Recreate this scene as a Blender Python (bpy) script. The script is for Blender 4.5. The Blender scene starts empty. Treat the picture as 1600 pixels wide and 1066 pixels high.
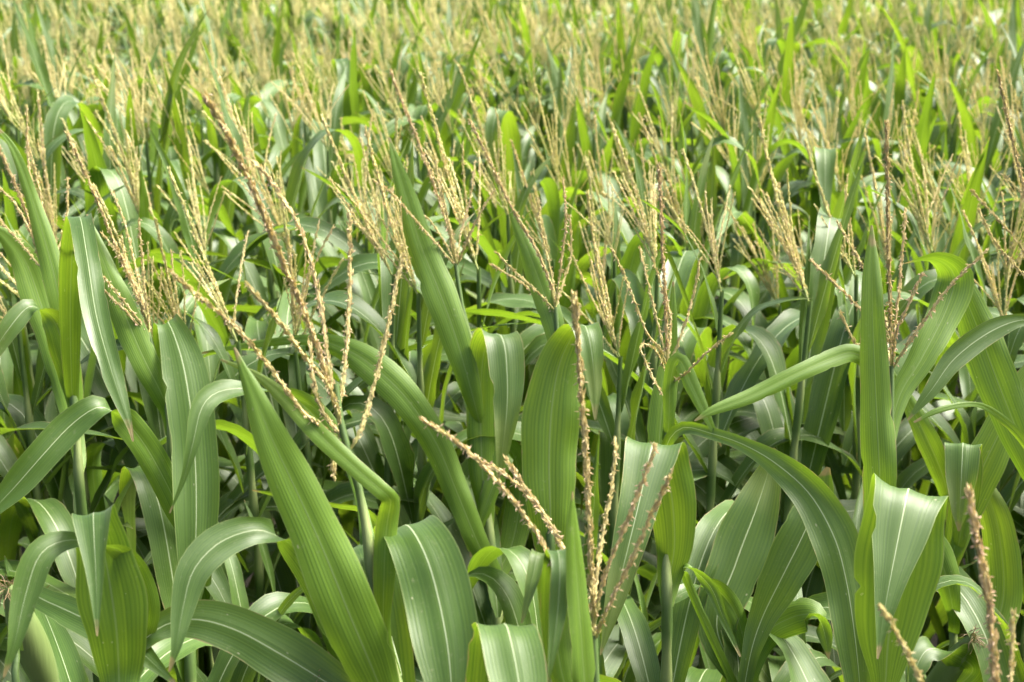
import bpy, math, random
import numpy as np
from mathutils import Vector, Matrix, Quaternion

random.seed(11)
RNG = np.random.default_rng(11)
scn = bpy.context.scene
COL = scn.collection

# ------------------------------------------------------------------ camera
W_PX, H_PX = 1600.0, 1066.0
F = 2200.0                                   # focal length in photo pixels
CAM_H = 2.46
PITCH = math.atan(634.0 / F)                 # looking down over the field
cp, sp = math.cos(PITCH), math.sin(PITCH)
CAM = np.array([0.0, 0.0, CAM_H])
R_ = np.array([1.0, 0.0, 0.0])
U_ = np.array([0.0, sp, cp])
F_ = np.array([0.0, cp, -sp])

def at(x, y, z):
    """the place in the field seen at pixel (x, y), z metres out from the camera"""
    return CAM + R_ * ((x - 800.0) / F * z) - U_ * ((y - 533.0) / F * z) + F_ * z

def to_px(p):
    d = np.asarray(p) - CAM
    z = d @ F_
    return 800 + F * (d @ R_) / z, 533 - F * (d @ U_) / z, z

cam = bpy.data.cameras.new('camera')
cam.sensor_width = 36.0
cam.lens = 36.0 * F / W_PX
cam.clip_start = 0.05
cam.clip_end = 500
cam.dof.use_dof = True
cam.dof.focus_distance = 2.15
cam.dof.aperture_fstop = 6.3
co = bpy.data.objects.new('camera', cam)
co.location = CAM
co.rotation_euler = (math.pi / 2 - PITCH, 0, 0)
COL.objects.link(co)
scn.camera = co

# ------------------------------------------------------------------ materials
def new_mat(name):
    m = bpy.data.materials.new(name)
    m.use_nodes = True
    nt = m.node_tree
    nt.nodes.clear()
    return m, nt

class NB:
    def __init__(self, nt):
        self.nt = nt
    def n(self, typ, **kw):
        nd = self.nt.nodes.new(typ)
        for k, v in kw.items():
            setattr(nd, k, v)
        return nd
    def link(self, a, b):
        self.nt.links.new(a, b)
    def val(self, sock, v):
        if hasattr(v, 'is_linked') or isinstance(v, bpy.types.NodeSocket):
            self.link(v, sock)
        else:
            sock.default_value = v
    def math(self, op, a, b=0.0, c=0.0, clamp=False):
        nd = self.n('ShaderNodeMath', operation=op)
        nd.use_clamp = clamp
        for i, v in enumerate((a, b, c)):
            self.val(nd.inputs[i], v)
        return nd.outputs[0]
    def mix(self, f, a, b):
        nd = self.n('ShaderNodeMix', data_type='RGBA')
        self.val(nd.inputs[0], f)
        self.val(nd.inputs[6], a)
        self.val(nd.inputs[7], b)
        return nd.outputs[2]
    def ramp(self, f, lo, hi, a=0.0, b=1.0, smooth=True):
        nd = self.n('ShaderNodeMapRange', interpolation_type='SMOOTHSTEP' if smooth else 'LINEAR')
        self.val(nd.inputs[0], f)
        nd.inputs[1].default_value, nd.inputs[2].default_value = lo, hi
        nd.inputs[3].default_value, nd.inputs[4].default_value = a, b
        return nd.outputs[0]
    def noise(self, vec, scale, detail=2.0, rough=0.5):
        nd = self.n('ShaderNodeTexNoise')
        self.val(nd.inputs['Vector'], vec)
        nd.inputs['Scale'].default_value = scale
        nd.inputs['Detail'].default_value = detail
        nd.inputs['Roughness'].default_value = rough
        return nd.outputs['Fac']

def rgb(r, g, b):
    return (r, g, b, 1.0)

def leaf_material():
    m, nt = new_mat('corn leaf')
    k = NB(nt)
    uv = k.n('ShaderNodeUVMap', uv_map='leafuv').outputs[0]
    sx = k.n('ShaderNodeSeparateXYZ')
    k.link(uv, sx.inputs[0])
    u, v = sx.outputs[0], sx.outputs[1]
    tone_a = k.n('ShaderNodeAttribute', attribute_name='tone').outputs['Fac']
    orand = k.n('ShaderNodeObjectInfo').outputs['Random']
    rnd = k.math('FRACT', k.math('ADD', tone_a, orand))
    rnd2 = k.math('FRACT', k.math('MULTIPLY', rnd, 7.31))
    au = k.math('ABSOLUTE', k.math('SUBTRACT', u, 0.5))          # 0 at rib, .5 at edge
    # veins: fine parallel stripes along the blade, irregular
    cv = k.n('ShaderNodeCombineXYZ')
    k.link(k.math('MULTIPLY', u, 26.0), cv.inputs[0])
    k.link(k.math('MULTIPLY', v, 1.2), cv.inputs[1])
    k.link(k.math('MULTIPLY', rnd, 40.0), cv.inputs[2])
    vein = k.noise(cv.outputs[0], 1.0, 2.0, 0.6)
    cv2 = k.n('ShaderNodeCombineXYZ')
    k.link(k.math('MULTIPLY', u, 90.0), cv2.inputs[0])
    k.link(k.math('MULTIPLY', v, 1.5), cv2.inputs[1])
    k.link(k.math('MULTIPLY', rnd, 31.0), cv2.inputs[2])
    fine = k.noise(cv2.outputs[0], 1.0, 1.0, 0.5)
    wv = k.math('SINE', k.math('MULTIPLY', u, 96.0))
    stripe = k.math('ADD', k.math('MULTIPLY', k.ramp(vein, 0.28, 0.72), 0.42),
                    k.math('ADD', k.math('MULTIPLY', fine, 0.30), k.math('MULTIPLY', wv, 0.15)))
    # large soft patches
    geo = k.n('ShaderNodeNewGeometry')
    tc = k.n('ShaderNodeTexCoord').outputs['Object']
    patch = k.noise(tc, 9.0, 3.0)
    base = k.mix(stripe, rgb(0.0306, 0.0741, 0.0041), rgb(0.0451, 0.0982, 0.0057))
    base = k.mix(k.ramp(rnd, 0.0, 1.0, 0.0, 0.55), base, k.mix(stripe, rgb(0.0483, 0.1075, 0.0039), rgb(0.0790, 0.1555, 0.0070)))
    base = k.mix(k.ramp(patch, 0.35, 0.75, 0.0, 0.35), base, rgb(0.0443, 0.1065, 0.0057))
    tr = k.mix(stripe, rgb(0.0767, 0.1557, 0.0058), rgb(0.1982, 0.2952, 0.0150))
    tr = k.mix(k.ramp(rnd2, 0.2, 1.0, 0.0, 0.6), tr, k.mix(stripe, rgb(0.1261, 0.2214, 0.0070), rgb(0.2792, 0.3608, 0.0185)))
    # the lower side of a corn leaf is yellower and lighter than the upper
    under = k.n('ShaderNodeNewGeometry').outputs['Backfacing']
    base = k.mix(k.math('MULTIPLY', under, 0.85), base, k.mix(stripe, rgb(0.0639, 0.1392, 0.0027), rgb(0.1409, 0.2516, 0.0061)))
    # midrib, pale, narrowing to the tip
    ribw = k.ramp(v, 0.0, 0.95, 0.024, 0.009, smooth=False)
    rib = k.math('SUBTRACT', 1.0, k.ramp(k.math('DIVIDE', au, ribw), 0.5, 1.15))
    rib = k.math('MULTIPLY', rib, k.ramp(v, 0.8, 1.0, 1.0, 0.0))
    rib = k.math('MULTIPLY', rib, k.math('SUBTRACT', 1.0, k.math('MULTIPLY', under, 0.75)))
    base = k.mix(k.math('MULTIPLY', rib, 0.85), base, rgb(0.3910, 0.4590, 0.2550))
    tr = k.mix(k.math('MULTIPLY', rib, 0.8), tr, rgb(0.2550, 0.3400, 0.0850))
    # pale thin margin
    edge = k.ramp(au, 0.475, 0.495)
    base = k.mix(k.math('MULTIPLY', edge, 0.45), base, rgb(0.2220, 0.2664, 0.0888))
    # specks and feeding scars
    cv3 = k.n('ShaderNodeCombineXYZ')
    k.link(k.math('MULTIPLY', u, 5.0), cv3.inputs[0])
    k.link(k.math('MULTIPLY', v, 22.0), cv3.inputs[1])
    k.link(k.math('MULTIPLY', rnd, 77.0), cv3.inputs[2])
    vor = k.n('ShaderNodeTexVoronoi', feature='F1')
    k.link(cv3.outputs[0], vor.inputs['Vector'])
    vor.inputs['Scale'].default_value = 1.3
    vor.inputs['Randomness'].default_value = 1.0
    sepc = k.n('ShaderNodeSeparateColor')
    k.link(vor.outputs['Color'], sepc.inputs[0])
    spk = k.math('MULTIPLY', k.math('LESS_THAN', vor.outputs['Distance'], k.math('MULTIPLY', sepc.outputs[0], 0.13)),
                 k.math('GREATER_THAN', sepc.outputs[1], 0.72))
    base = k.mix(k.math('MULTIPLY', spk, 0.7), base, rgb(0.3108, 0.3108, 0.1776))
    # dry tip on most leaves and a scorched edge here and there
    nb = k.noise(tc, 45.0, 3.0)
    tip = k.ramp(k.math('ADD', v, k.math('MULTIPLY', k.math('SUBTRACT', nb, 0.5), 0.10)), 0.962, 0.99)
    eb = k.math('MULTIPLY', k.ramp(k.math('ADD', au, k.math('MULTIPLY', k.math('SUBTRACT', nb, 0.5), 0.14)), 0.485, 0.51),
                k.math('GREATER_THAN', rnd2, 0.4))
    dry = k.math('MAXIMUM', k.math('MULTIPLY', tip, 0.9), k.math('MULTIPLY', eb, 0.7))
    base = k.mix(dry, base, rgb(0.2300, 0.1850, 0.0700))
    tr = k.mix(dry, tr, rgb(0.2210, 0.1615, 0.0510))
    yel = k.math('MULTIPLY', k.ramp(k.math('ADD', v, k.math('MULTIPLY', k.math('SUBTRACT', patch, 0.5), 0.9)), 0.62, 0.98), k.math('GREATER_THAN', rnd2, 0.72))
    base = k.mix(k.math('MULTIPLY', yel, 0.6), base, rgb(0.1006, 0.1332, 0.0148))
    # dust and fallen pollen lying in small drifts, and scraped streaks
    du = k.noise(tc, 130.0, 4.0, 0.7)
    dust = k.math('MULTIPLY', k.ramp(du, 0.56, 0.74), k.ramp(k.noise(tc, 12.0, 2.0), 0.42, 0.66))
    base = k.mix(k.math('MULTIPLY', dust, 0.30), base, rgb(0.3060, 0.3060, 0.1700))
    scr = k.ramp(k.noise(cv3.outputs[0], 2.4, 3.0, 0.6), 0.68, 0.76)
    base = k.mix(k.math('MULTIPLY', scr, 0.35), base, rgb(0.1628, 0.1924, 0.0888))
    bump = k.n('ShaderNodeBump')
    bump.inputs['Strength'].default_value = 0.13
    bump.inputs['Distance'].default_value = 0.0022
    k.link(k.math('ADD', stripe, k.math('MULTIPLY', rib, -1.2)), bump.inputs['Height'])
    p = k.n('ShaderNodeBsdfPrincipled')
    k.link(base, p.inputs['Base Color'])
    k.link(k.ramp(patch, 0.3, 0.7, 0.47, 0.62), p.inputs['Roughness'])
    p.inputs['Specular IOR Level'].default_value = 0.65
    p.inputs['Sheen Weight'].default_value = 0.05
    p.inputs['Sheen Roughness'].default_value = 0.5
    k.link(bump.outputs[0], p.inputs['Normal'])
    t = k.n('ShaderNodeBsdfTranslucent')
    k.link(tr, t.inputs['Color'])
    k.link(bump.outputs[0], t.inputs['Normal'])
    mx = k.n('ShaderNodeMixShader')
    mx.inputs[0].default_value = 0.43
    k.link(p.outputs[0], mx.inputs[1])
    k.link(t.outputs[0], mx.inputs[2])
    out = k.n('ShaderNodeOutputMaterial')
    k.link(mx.outputs[0], out.inputs[0])
    return m

def stalk_material():
    m, nt = new_mat('corn stalk')
    k = NB(nt)
    tc = k.n('ShaderNodeTexCoord').outputs['Object']
    mp = k.n('ShaderNodeMapping')
    k.link(tc, mp.inputs[0])
    mp.inputs['Scale'].default_value = (60, 60, 4)
    n1 = k.noise(mp.outputs[0], 3.0, 2.0)
    tone = k.n('ShaderNodeAttribute', attribute_name='tone').outputs['Fac']
    c = k.mix(n1, rgb(0.040, 0.080, 0.013), rgb(0.068, 0.115, 0.026))
    c = k.mix(tone, c, rgb(0.34, 0.38, 0.15))
    p = k.n('ShaderNodeBsdfPrincipled')
    k.link(c, p.inputs['Base Color'])
    p.inputs['Roughness'].default_value = 0.5
    b = k.n('ShaderNodeBump')
    b.inputs['Strength'].default_value = 0.3
    b.inputs['Distance'].default_value = 0.002
    k.link(n1, b.inputs['Height'])
    k.link(b.outputs[0], p.inputs['Normal'])
    t = k.n('ShaderNodeBsdfTranslucent')
    t.inputs['Color'].default_value = rgb(0.2, 0.30, 0.05)
    mx = k.n('ShaderNodeMixShader')
    mx.inputs[0].default_value = 0.12
    k.link(p.outputs[0], mx.inputs[1])
    k.link(t.outputs[0], mx.inputs[2])
    out = k.n('ShaderNodeOutputMaterial')
    k.link(mx.outputs[0], out.inputs[0])
    return m

def tassel_material():
    m, nt = new_mat('corn tassel')
    k = NB(nt)
    tone = k.n('ShaderNodeAttribute', attribute_name='tone').outputs['Fac']
    orand = k.n('ShaderNodeObjectInfo').outputs['Random']
    cr = k.n('ShaderNodeValToRGB')
    e = cr.color_ramp.elements
    e[0].position, e[0].color = 0.0, rgb(0.19, 0.28, 0.07)
    e[1].position, e[1].color = 1.0, rgb(0.68, 0.56, 0.43)
    for pos, c in ((0.15, rgb(0.44, 0.49, 0.19)), (0.35, rgb(0.72, 0.65, 0.34)), (0.55, rgb(0.66, 0.56, 0.29)),
                   (0.75, rgb(0.76, 0.66, 0.43)), (0.88, rgb(0.80, 0.62, 0.48))):
        q = e.new(pos)
        q.color = c
    k.link(tone, cr.inputs[0])
    c = k.mix(k.ramp(orand, 0.0, 1.0, 0.0, 0.5), cr.outputs[0], rgb(0.56, 0.58, 0.24))
    rust = k.n('ShaderNodeAttribute', attribute_type='OBJECT', attribute_name='rust').outputs['Fac']
    c = k.mix(rust, c, rgb(0.37, 0.235, 0.09))
    p = k.n('ShaderNodeBsdfPrincipled')
    k.link(c, p.inputs['Base Color'])
    p.inputs['Roughness'].default_value = 0.6
    p.inputs['Specular IOR Level'].default_value = 0.3
    t = k.n('ShaderNodeBsdfTranslucent')
    k.link(c, t.inputs['Color'])
    mx = k.n('ShaderNodeMixShader')
    mx.inputs[0].default_value = 0.48
    k.link(p.outputs[0], mx.inputs[1])
    k.link(t.outputs[0], mx.inputs[2])
    out = k.n('ShaderNodeOutputMaterial')
    k.link(mx.outputs[0], out.inputs[0])
    return m

def soil_material():
    m, nt = new_mat('soil')
    k = NB(nt)
    tc = k.n('ShaderNodeTexCoord').outputs['Object']
    n1 = k.noise(tc, 6.0, 8.0, 0.65)
    n2 = k.noise(tc, 60.0, 4.0, 0.6)
    c = k.mix(k.ramp(n1, 0.3, 0.7), rgb(0.010, 0.008, 0.005), rgb(0.024, 0.018, 0.011))
    c = k.mix(k.ramp(n2, 0.55, 0.75, 0.0, 0.6), c, rgb(0.045, 0.034, 0.02))
    p = k.n('ShaderNodeBsdfPrincipled')
    k.link(c, p.inputs['Base Color'])
    p.inputs['Roughness'].default_value = 0.95
    b = k.n('ShaderNodeBump')
    b.inputs['Strength'].default_value = 0.8
    b.inputs['Distance'].default_value = 0.03
    k.link(n1, b.inputs['Height'])
    k.link(b.outputs[0], p.inputs['Normal'])
    out = k.n('ShaderNodeOutputMaterial')
    k.link(p.outputs[0], out.inputs[0])
    return m

def silk_material():
    m, nt = new_mat('corn silk')
    k = NB(nt)
    tc = k.n('ShaderNodeTexCoord').outputs['Object']
    c = k.mix(k.noise(tc, 60.0), rgb(0.10, 0.055, 0.025), rgb(0.22, 0.16, 0.06))
    p = k.n('ShaderNodeBsdfPrincipled')
    k.link(c, p.inputs['Base Color'])
    p.inputs['Roughness'].default_value = 0.55
    out = k.n('ShaderNodeOutputMaterial')
    k.link(p.outputs[0], out.inputs[0])
    return m

M_LEAF, M_STALK, M_TASSEL, M_SOIL, M_SILK = leaf_material(), stalk_material(), tassel_material(), soil_material(), silk_material()

# ------------------------------------------------------------------ mesh helpers
class Geo:
    """vertices, faces, a uv per vertex and a tone per vertex"""
    def __init__(self):
        self.v, self.f, self.uv, self.t, self.nv = [], [], [], [], 0
    def add(self, v, f, uv=None, tone=0.0):
        v = np.asarray(v, float)
        f = np.asarray(f, int)
        self.v.append(v)
        self.f.append(f + self.nv)
        self.uv.append(np.zeros((len(v), 2)) if uv is None else np.asarray(uv, float))
        self.t.append(np.full(len(v), tone) if np.isscalar(tone) else np.asarray(tone, float))
        self.nv += len(v)
    def arrays(self):
        return np.concatenate(self.v), np.concatenate(self.f), np.concatenate(self.uv), np.concatenate(self.t)

def mesh_of(name, v, f, uv, t, mat, use_uv=False):
    """all faces are quads (a triangle repeats no vertex: it is given as a quad with a split)"""
    me = bpy.data.meshes.new(name)
    n, q = len(v), len(f)
    me.vertices.add(n)
    me.vertices.foreach_set('co', v.astype(np.float32).ravel())
    w = f.shape[1]
    me.loops.add(q * w)
    me.polygons.add(q)
    me.loops.foreach_set('vertex_index', f.astype(np.int32).ravel())
    me.polygons.foreach_set('loop_start', np.arange(0, q * w, w, dtype=np.int32))
    me.polygons.foreach_set('use_smooth', np.full(q, mat is not M_TASSEL))
    a = me.attributes.new('tone', 'FLOAT', 'POINT')
    a.data.foreach_set('value', t.astype(np.float32))
    if use_uv:
        l = me.uv_layers.new(name='leafuv')
        l.data.foreach_set('uv', uv[f.ravel()].astype(np.float32).ravel())
    me.materials.append(mat)
    me.update(calc_edges=True)
    return me

def spline(P, n, tension=0.5):
    """Catmull-Rom through the rows of P (any number of columns), n samples spread by length"""
    P = np.asarray(P, float)
    Q = np.vstack([2 * P[0] - P[1], P, 2 * P[-1] - P[-2]])
    out = []
    for i in range(1, len(Q) - 2):
        p0, p1, p2, p3 = Q[i - 1], Q[i], Q[i + 1], Q[i + 2]
        for s in np.linspace(0, 1, 14, endpoint=False):
            out.append(0.5 * ((2 * p1) + (p2 - p0) * s + (2 * p0 - 5 * p1 + 4 * p2 - p3) * s * s + (3 * p1 - p0 - 3 * p2 + p3) * s ** 3))
    out.append(Q[-2])
    out = np.array(out)
    d = np.r_[0, np.cumsum(np.linalg.norm(np.diff(out[:, :3], axis=0), axis=1))]
    s = np.linspace(0, d[-1], n)
    return np.stack([np.interp(s, d, out[:, c]) for c in range(out.shape[1])], 1), s

def nrm(a):
    return a / np.maximum(np.linalg.norm(a, axis=-1, keepdims=True), 1e-9)

def ribbon(P, S, Wd, rng, cross=7, keel=0.30, ripple=0.004, tone=0.0):
    """a leaf blade: spine P, side vectors S, full widths Wd; the two halves fold up about the rib, the margin waves"""
    n = len(P)
    T = nrm(np.gradient(P, axis=0))
    S = nrm(S - T * np.sum(S * T, 1, keepdims=True))
    N = nrm(np.cross(S, T))
    length = np.sum(np.linalg.norm(np.diff(P, axis=0), axis=1))
    t = np.linspace(0, 1, n)
    u = np.linspace(-1, 1, cross)
    Wd = Wd * (1 + .035 * np.sin(t * rng.uniform(9, 17) + rng.uniform(0, 6)) + .02 * np.sin(t * rng.uniform(25, 40) + rng.uniform(0, 6)))
    cut = np.ones((2, n))                        # bites and splits out of the margin
    for s_ in (0, 1):
        for _ in range(int(rng.integers(0, 3))):
            a = int(rng.integers(int(n * .3), n - 2))
            cut[s_, a:a + int(rng.integers(1, 3))] *= rng.uniform(.84, .96)
    kk = keel * (1.0 * np.exp(-t / 0.22) + 0.30)
    ph = rng.uniform(0, 6.28, 4)
    fr = rng.uniform(15, 26, 2) * length
    V = np.zeros((n, cross, 3))
    UV = np.zeros((n, cross, 2))
    for j, uu in enumerate(u):
        s = 0 if uu < 0 else 1
        wave = ripple * (np.sin(fr[s] * t + ph[s]) + 0.5 * np.sin(2.3 * fr[s] * t + ph[2 + s])) * uu * uu * np.clip(Wd / 0.05, 0, 1) * np.clip(t / 0.15, 0, 1)
        ang = kk
        flat = np.cos(ang) * abs(uu) * Wd / 2 * (cut[s] if abs(uu) > .99 else 1)
        lift = (np.sin(ang) * abs(uu) - 0.10 * np.sin(abs(uu) * math.pi)) * Wd / 2
        V[:, j] = P + S * (np.sign(uu) * flat)[:, None] + N * (lift + wave)[:, None]
        UV[:, j, 0] = 0.5 + 0.5 * uu
        UV[:, j, 1] = t
    idx = np.arange(n * cross).reshape(n, cross)
    f = np.stack([idx[:-1, :-1], idx[:-1, 1:], idx[1:, 1:], idx[1:, :-1]], -1).reshape(-1, 4)
    return V.reshape(-1, 3), f, UV.reshape(-1, 2), np.full(n * cross, tone)

def tube(P, rad, sides=8, tone=0.0):
    P = np.asarray(P, float)
    rad = np.broadcast_to(np.asarray(rad, float), (len(P),))
    T = nrm(np.gradient(P, axis=0))
    ref = np.array([1.0, 0, 0]) if abs(T[0, 0]) < 0.8 else np.array([0, 1.0, 0])
    A = nrm(np.cross(T, ref))
    B = np.cross(T, A)
    a = np.linspace(0, 2 * math.pi, sides, endpoint=False)
    V = P[:, None] + rad[:, None, None] * (np.cos(a)[None, :, None] * A[:, None] + np.sin(a)[None, :, None] * B[:, None])
    idx = np.arange(len(P) * sides).reshape(len(P), sides)
    nx = np.roll(idx, -1, axis=1)
    f = np.stack([idx[:-1], nx[:-1], nx[1:], idx[1:]], -1).reshape(-1, 4)
    t = np.repeat(np.broadcast_to(tone, (len(P),)), sides)
    return V.reshape(-1, 3), f, None, t

def spikelets(P, T, dirs, ln, wd, rng, tones):
    """small husks: six-pointed grains, one per row of P, lying along dirs"""
    n = len(P)
    d = nrm(dirs)
    ref = nrm(rng.normal(size=(n, 3)))
    a = nrm(np.cross(d, ref))
    b = np.cross(d, a)
    ln, wd = ln[:, None], wd[:, None]
    m = P + d * ln * 0.45
    V = np.stack([P, m + a * wd, m + b * wd * 0.7, m - a * wd, m - b * wd * 0.7, P + d * ln], 1).reshape(-1, 3)
    # two quads wrap each side: kite faces
    fb = np.array([[0, 2, 5, 1], [0, 3, 5, 2], [0, 4, 5, 3], [0, 1, 5, 4]])
    f = (np.arange(n)[:, None, None] * 6 + fb[None]).reshape(-1, 4)
    return V, f, None, np.repeat(tones, 6)

def raceme(P, thick, rng, step=0.0048, per=2, bare=0.06, anthers=0.25, rough=1.0):
    """one branch of a tassel along P: a thin rachis carrying husks on all sides, some with hanging anthers"""
    g = Geo()
    Q, s = spline(P, max(8, int(np.sum(np.linalg.norm(np.diff(P, axis=0), axis=1)) / 0.012)))
    L = s[-1]
    tt = np.linspace(0, 1, len(Q))
    g.add(*tube(Q, thick * 0.30 * (1 - 0.6 * tt) + 0.0006, 5, tone=np.clip(tt * 1.2, 0.02, 0.35)))
    ns = max(3, int(L * (1 - bare) / step))
    ss = np.repeat(np.linspace(L * bare, L * 0.995, ns), per)
    ss = ss + rng.uniform(-0.5, 0.5, len(ss)) * step
    PP = np.stack([np.interp(ss, s, Q[:, c]) for c in range(3)], 1)
    T = nrm(np.gradient(Q, axis=0))
    TT = nrm(np.stack([np.interp(ss, s, T[:, c]) for c in range(3)], 1))
    ref = nrm(rng.normal(size=(len(ss), 3)))
    O = nrm(np.cross(TT, ref))
    ln = rng.uniform(0.0065, 0.0105, len(ss)) * (0.75 + thick * 60)
    wd = ln * rng.uniform(0.15, 0.23, len(ss))
    sp_ = rng.uniform(0.05, 0.42, len(ss)) * rough
    tone = np.clip(rng.normal(0.48, 0.16, len(ss)), 0.14, 0.8)
    g.add(*spikelets(PP + O * thick * 0.25, TT, TT + O * sp_[:, None], ln, wd, rng, tone))
    na = int(len(ss) * anthers)
    if na:
        k = rng.choice(len(ss), na, replace=False)
        dn = nrm(O[k] * 1.0 + np.array([0, 0, -0.5]) + rng.normal(size=(na, 3)) * 0.35)
        g.add(*spikelets(PP[k] + O[k] * thick * 0.5 + TT[k] * 0.003, TT[k], dn, rng.uniform(0.005, 0.008, na), rng.uniform(0.0008, 0.0012, na), rng,
                         rng.uniform(0.8, 1.0, na)))
    return g

def link(name, me, parent=None):
    o = bpy.data.objects.new(name, me)
    COL.objects.link(o)
    if parent is not None:
        o.parent = parent
    return o

def plant_root(pos, label, group):
    o = bpy.data.objects.new('corn_plant', None)
    o.empty_display_size = 0.1
    o.location = pos
    COL.objects.link(o)
    o['label'] = label
    o['category'] = 'corn plant'
    o['group'] = group
    return o

# ------------------------------------------------------------------ the library of leaves, tassels and stalks
def library_leaf(kind, rng, n=30, cross=7):
    if kind == 'upright':
        el0, bend, mid, sharp, L, wm = rng.uniform(76, 86), rng.uniform(6, 40), rng.uniform(.5, .8), rng.uniform(4, 7), rng.uniform(.50, .72), rng.uniform(.042, .062)
    elif kind == 'flag':
        el0, bend, mid, sharp, L, wm = rng.uniform(68, 84), rng.uniform(10, 75), rng.uniform(.45, .7), rng.uniform(5, 9), rng.uniform(.30, .46), rng.uniform(.032, .046)
    elif kind == 'arched':
        el0, bend, mid, sharp, L, wm = rng.uniform(62, 78), rng.uniform(115, 160), rng.uniform(.34, .55), rng.uniform(7, 12), rng.uniform(.62, .86), rng.uniform(.055, .080)
    elif kind == 'kinked':
        el0, bend, mid, sharp, L, wm = rng.uniform(70, 82), rng.uniform(140, 170), rng.uniform(.42, .62), rng.uniform(13, 24), rng.uniform(.60, .82), rng.uniform(.056, .084)
    else:                                       # spreading
        el0, bend, mid, sharp, L, wm = rng.uniform(50, 66), rng.uniform(60, 105), rng.uniform(.35, .6), rng.uniform(5, 8), rng.uniform(.65, .9), rng.uniform(.056, .082)
    t = np.linspace(0, 1, n)
    sg = lambda x: 1 / (1 + np.exp(-sharp * (x - mid)))
    el = np.radians(el0 - bend * (sg(t) - sg(0.0)) / (sg(1.0) - sg(0.0)))
    ds = L / (n - 1)
    side = np.radians(rng.uniform(-22, 22)) * t ** 1.5
    step = np.stack([np.cos(el) * np.cos(side), np.cos(el) * np.sin(side), np.sin(el)], 1) * ds
    P = np.vstack([[0, 0, 0], np.cumsum(step, 0)[:-1]])
    P[:, 0] += 0.008
    tw = np.radians(rng.uniform(-55, 55)) * t ** 1.3 + np.radians(rng.uniform(-14, 14))
    T = nrm(np.gradient(P, axis=0))
    S0 = np.tile(np.array([[0, 1.0, 0]]), (n, 1))
    S0 = nrm(S0 - T * np.sum(S0 * T, 1, keepdims=True))
    N0 = np.cross(S0, T)
    S = -(S0 * np.cos(tw)[:, None] + N0 * np.sin(tw)[:, None])
    w = wm * np.where(t < .32, .50 + .50 * np.sin(t / .32 * math.pi / 2), 1 - np.clip((t - .32) / .68, 0, 1) ** 2.0)
    w = np.maximum(w * np.clip(.45 + t / .09, 0, 1), 0.0015)
    return ribbon(P, S, w, rng, cross=cross, keel=rng.uniform(.24, .5), ripple=rng.uniform(.003, .008), tone=rng.uniform(0, 1))

KINDS = {'upright': 14, 'flag': 14, 'arched': 20, 'kinked': 14, 'spread': 14}
LEAF_GEO, LEAF_LIB = {}, {}
for kd, cnt in KINDS.items():
    LEAF_GEO[kd] = [library_leaf(kd, RNG) for _ in range(cnt)]
    LEAF_LIB[kd] = [mesh_of('corn leaf ' + kd, *g, M_LEAF, use_uv=True) for g in LEAF_GEO[kd]]

def curved(L, bend, rng, n=7, droop=0.0):
    t = np.linspace(0, 1, n)
    a = rng.uniform(0, 6.28)
    off = bend * L * t ** 2
    return np.stack([np.cos(a) * off + droop * L * t ** 2, np.sin(a) * off, L * t * (1 - 0.25 * droop)], 1)

def lib_raceme(L, thick, droop, seed, step, per, anth):
    rng = np.random.default_rng(seed)
    g = raceme(curved(L, rng.uniform(.02, .12), rng, droop=droop), thick, rng, step=step, per=per, anthers=anth, bare=0.08)
    return g.arrays()

SPIKE_GEO = [lib_raceme(.37, .0052, 0.0, 100 + i, .0042, 5, .10) for i in range(8)]
BRANCH_GEO = [lib_raceme(.21, .0031, random.uniform(-.12, .16), 200 + i, .0046, 3, .08) for i in range(14)]
SPIKE_FAR = [lib_raceme(.34, .0060, 0.0, 300 + i, .0064, 3, 0.1) for i in range(5)]
BRANCH_FAR = [lib_raceme(.22, .0035, random.uniform(-.12, .16), 400 + i, .0062, 2, 0.0) for i in range(8)]
SPIKE_LIB = [mesh_of('tassel spike', *g, M_TASSEL) for g in SPIKE_GEO]
BRANCH_LIB = [mesh_of('tassel branch', *g, M_TASSEL) for g in BRANCH_GEO]

def whole_tassel(rng, far=True):
    """spike and branches in one, for plants whose branches are too small to tell"""
    sl, bl = (SPIKE_FAR, BRANCH_FAR) if far else (SPIKE_GEO, BRANCH_GEO)
    g = Geo()
    v, f, uv, t = sl[rng.integers(len(sl))]
    g.add(v, f, uv, t)
    for z, az, tilt, sc in branch_places(rng):
        v, f, uv, t = bl[rng.integers(len(bl))]
        M = np.array(Matrix.Translation((0, 0, z)) @ Matrix.Rotation(az, 4, 'Z') @ Matrix.Rotation(tilt, 4, 'Y') @ Matrix.Scale(sc, 4))
        g.add(v @ M[:3, :3].T + M[:3, 3], f, uv, t)
    return g.arrays()

def branch_places(rng, nb=None):
    nb = nb or int(rng.integers(6, 13))
    out = []
    for i in range(nb):
        out.append((0.005 + 0.085 * i / nb, i * 2.4 + rng.uniform(-.5, .5), math.radians(rng.uniform(5, 24) + (18 if rng.random() < .15 else 0)), rng.uniform(.7, 1.15) * (1.1 - .25 * i / nb)))
    return out

TASSEL_GEO = [whole_tassel(RNG) for _ in range(12)]
TASSEL_LIB = [mesh_of('corn tassel', *g, M_TASSEL) for g in TASSEL_GEO]

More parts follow.
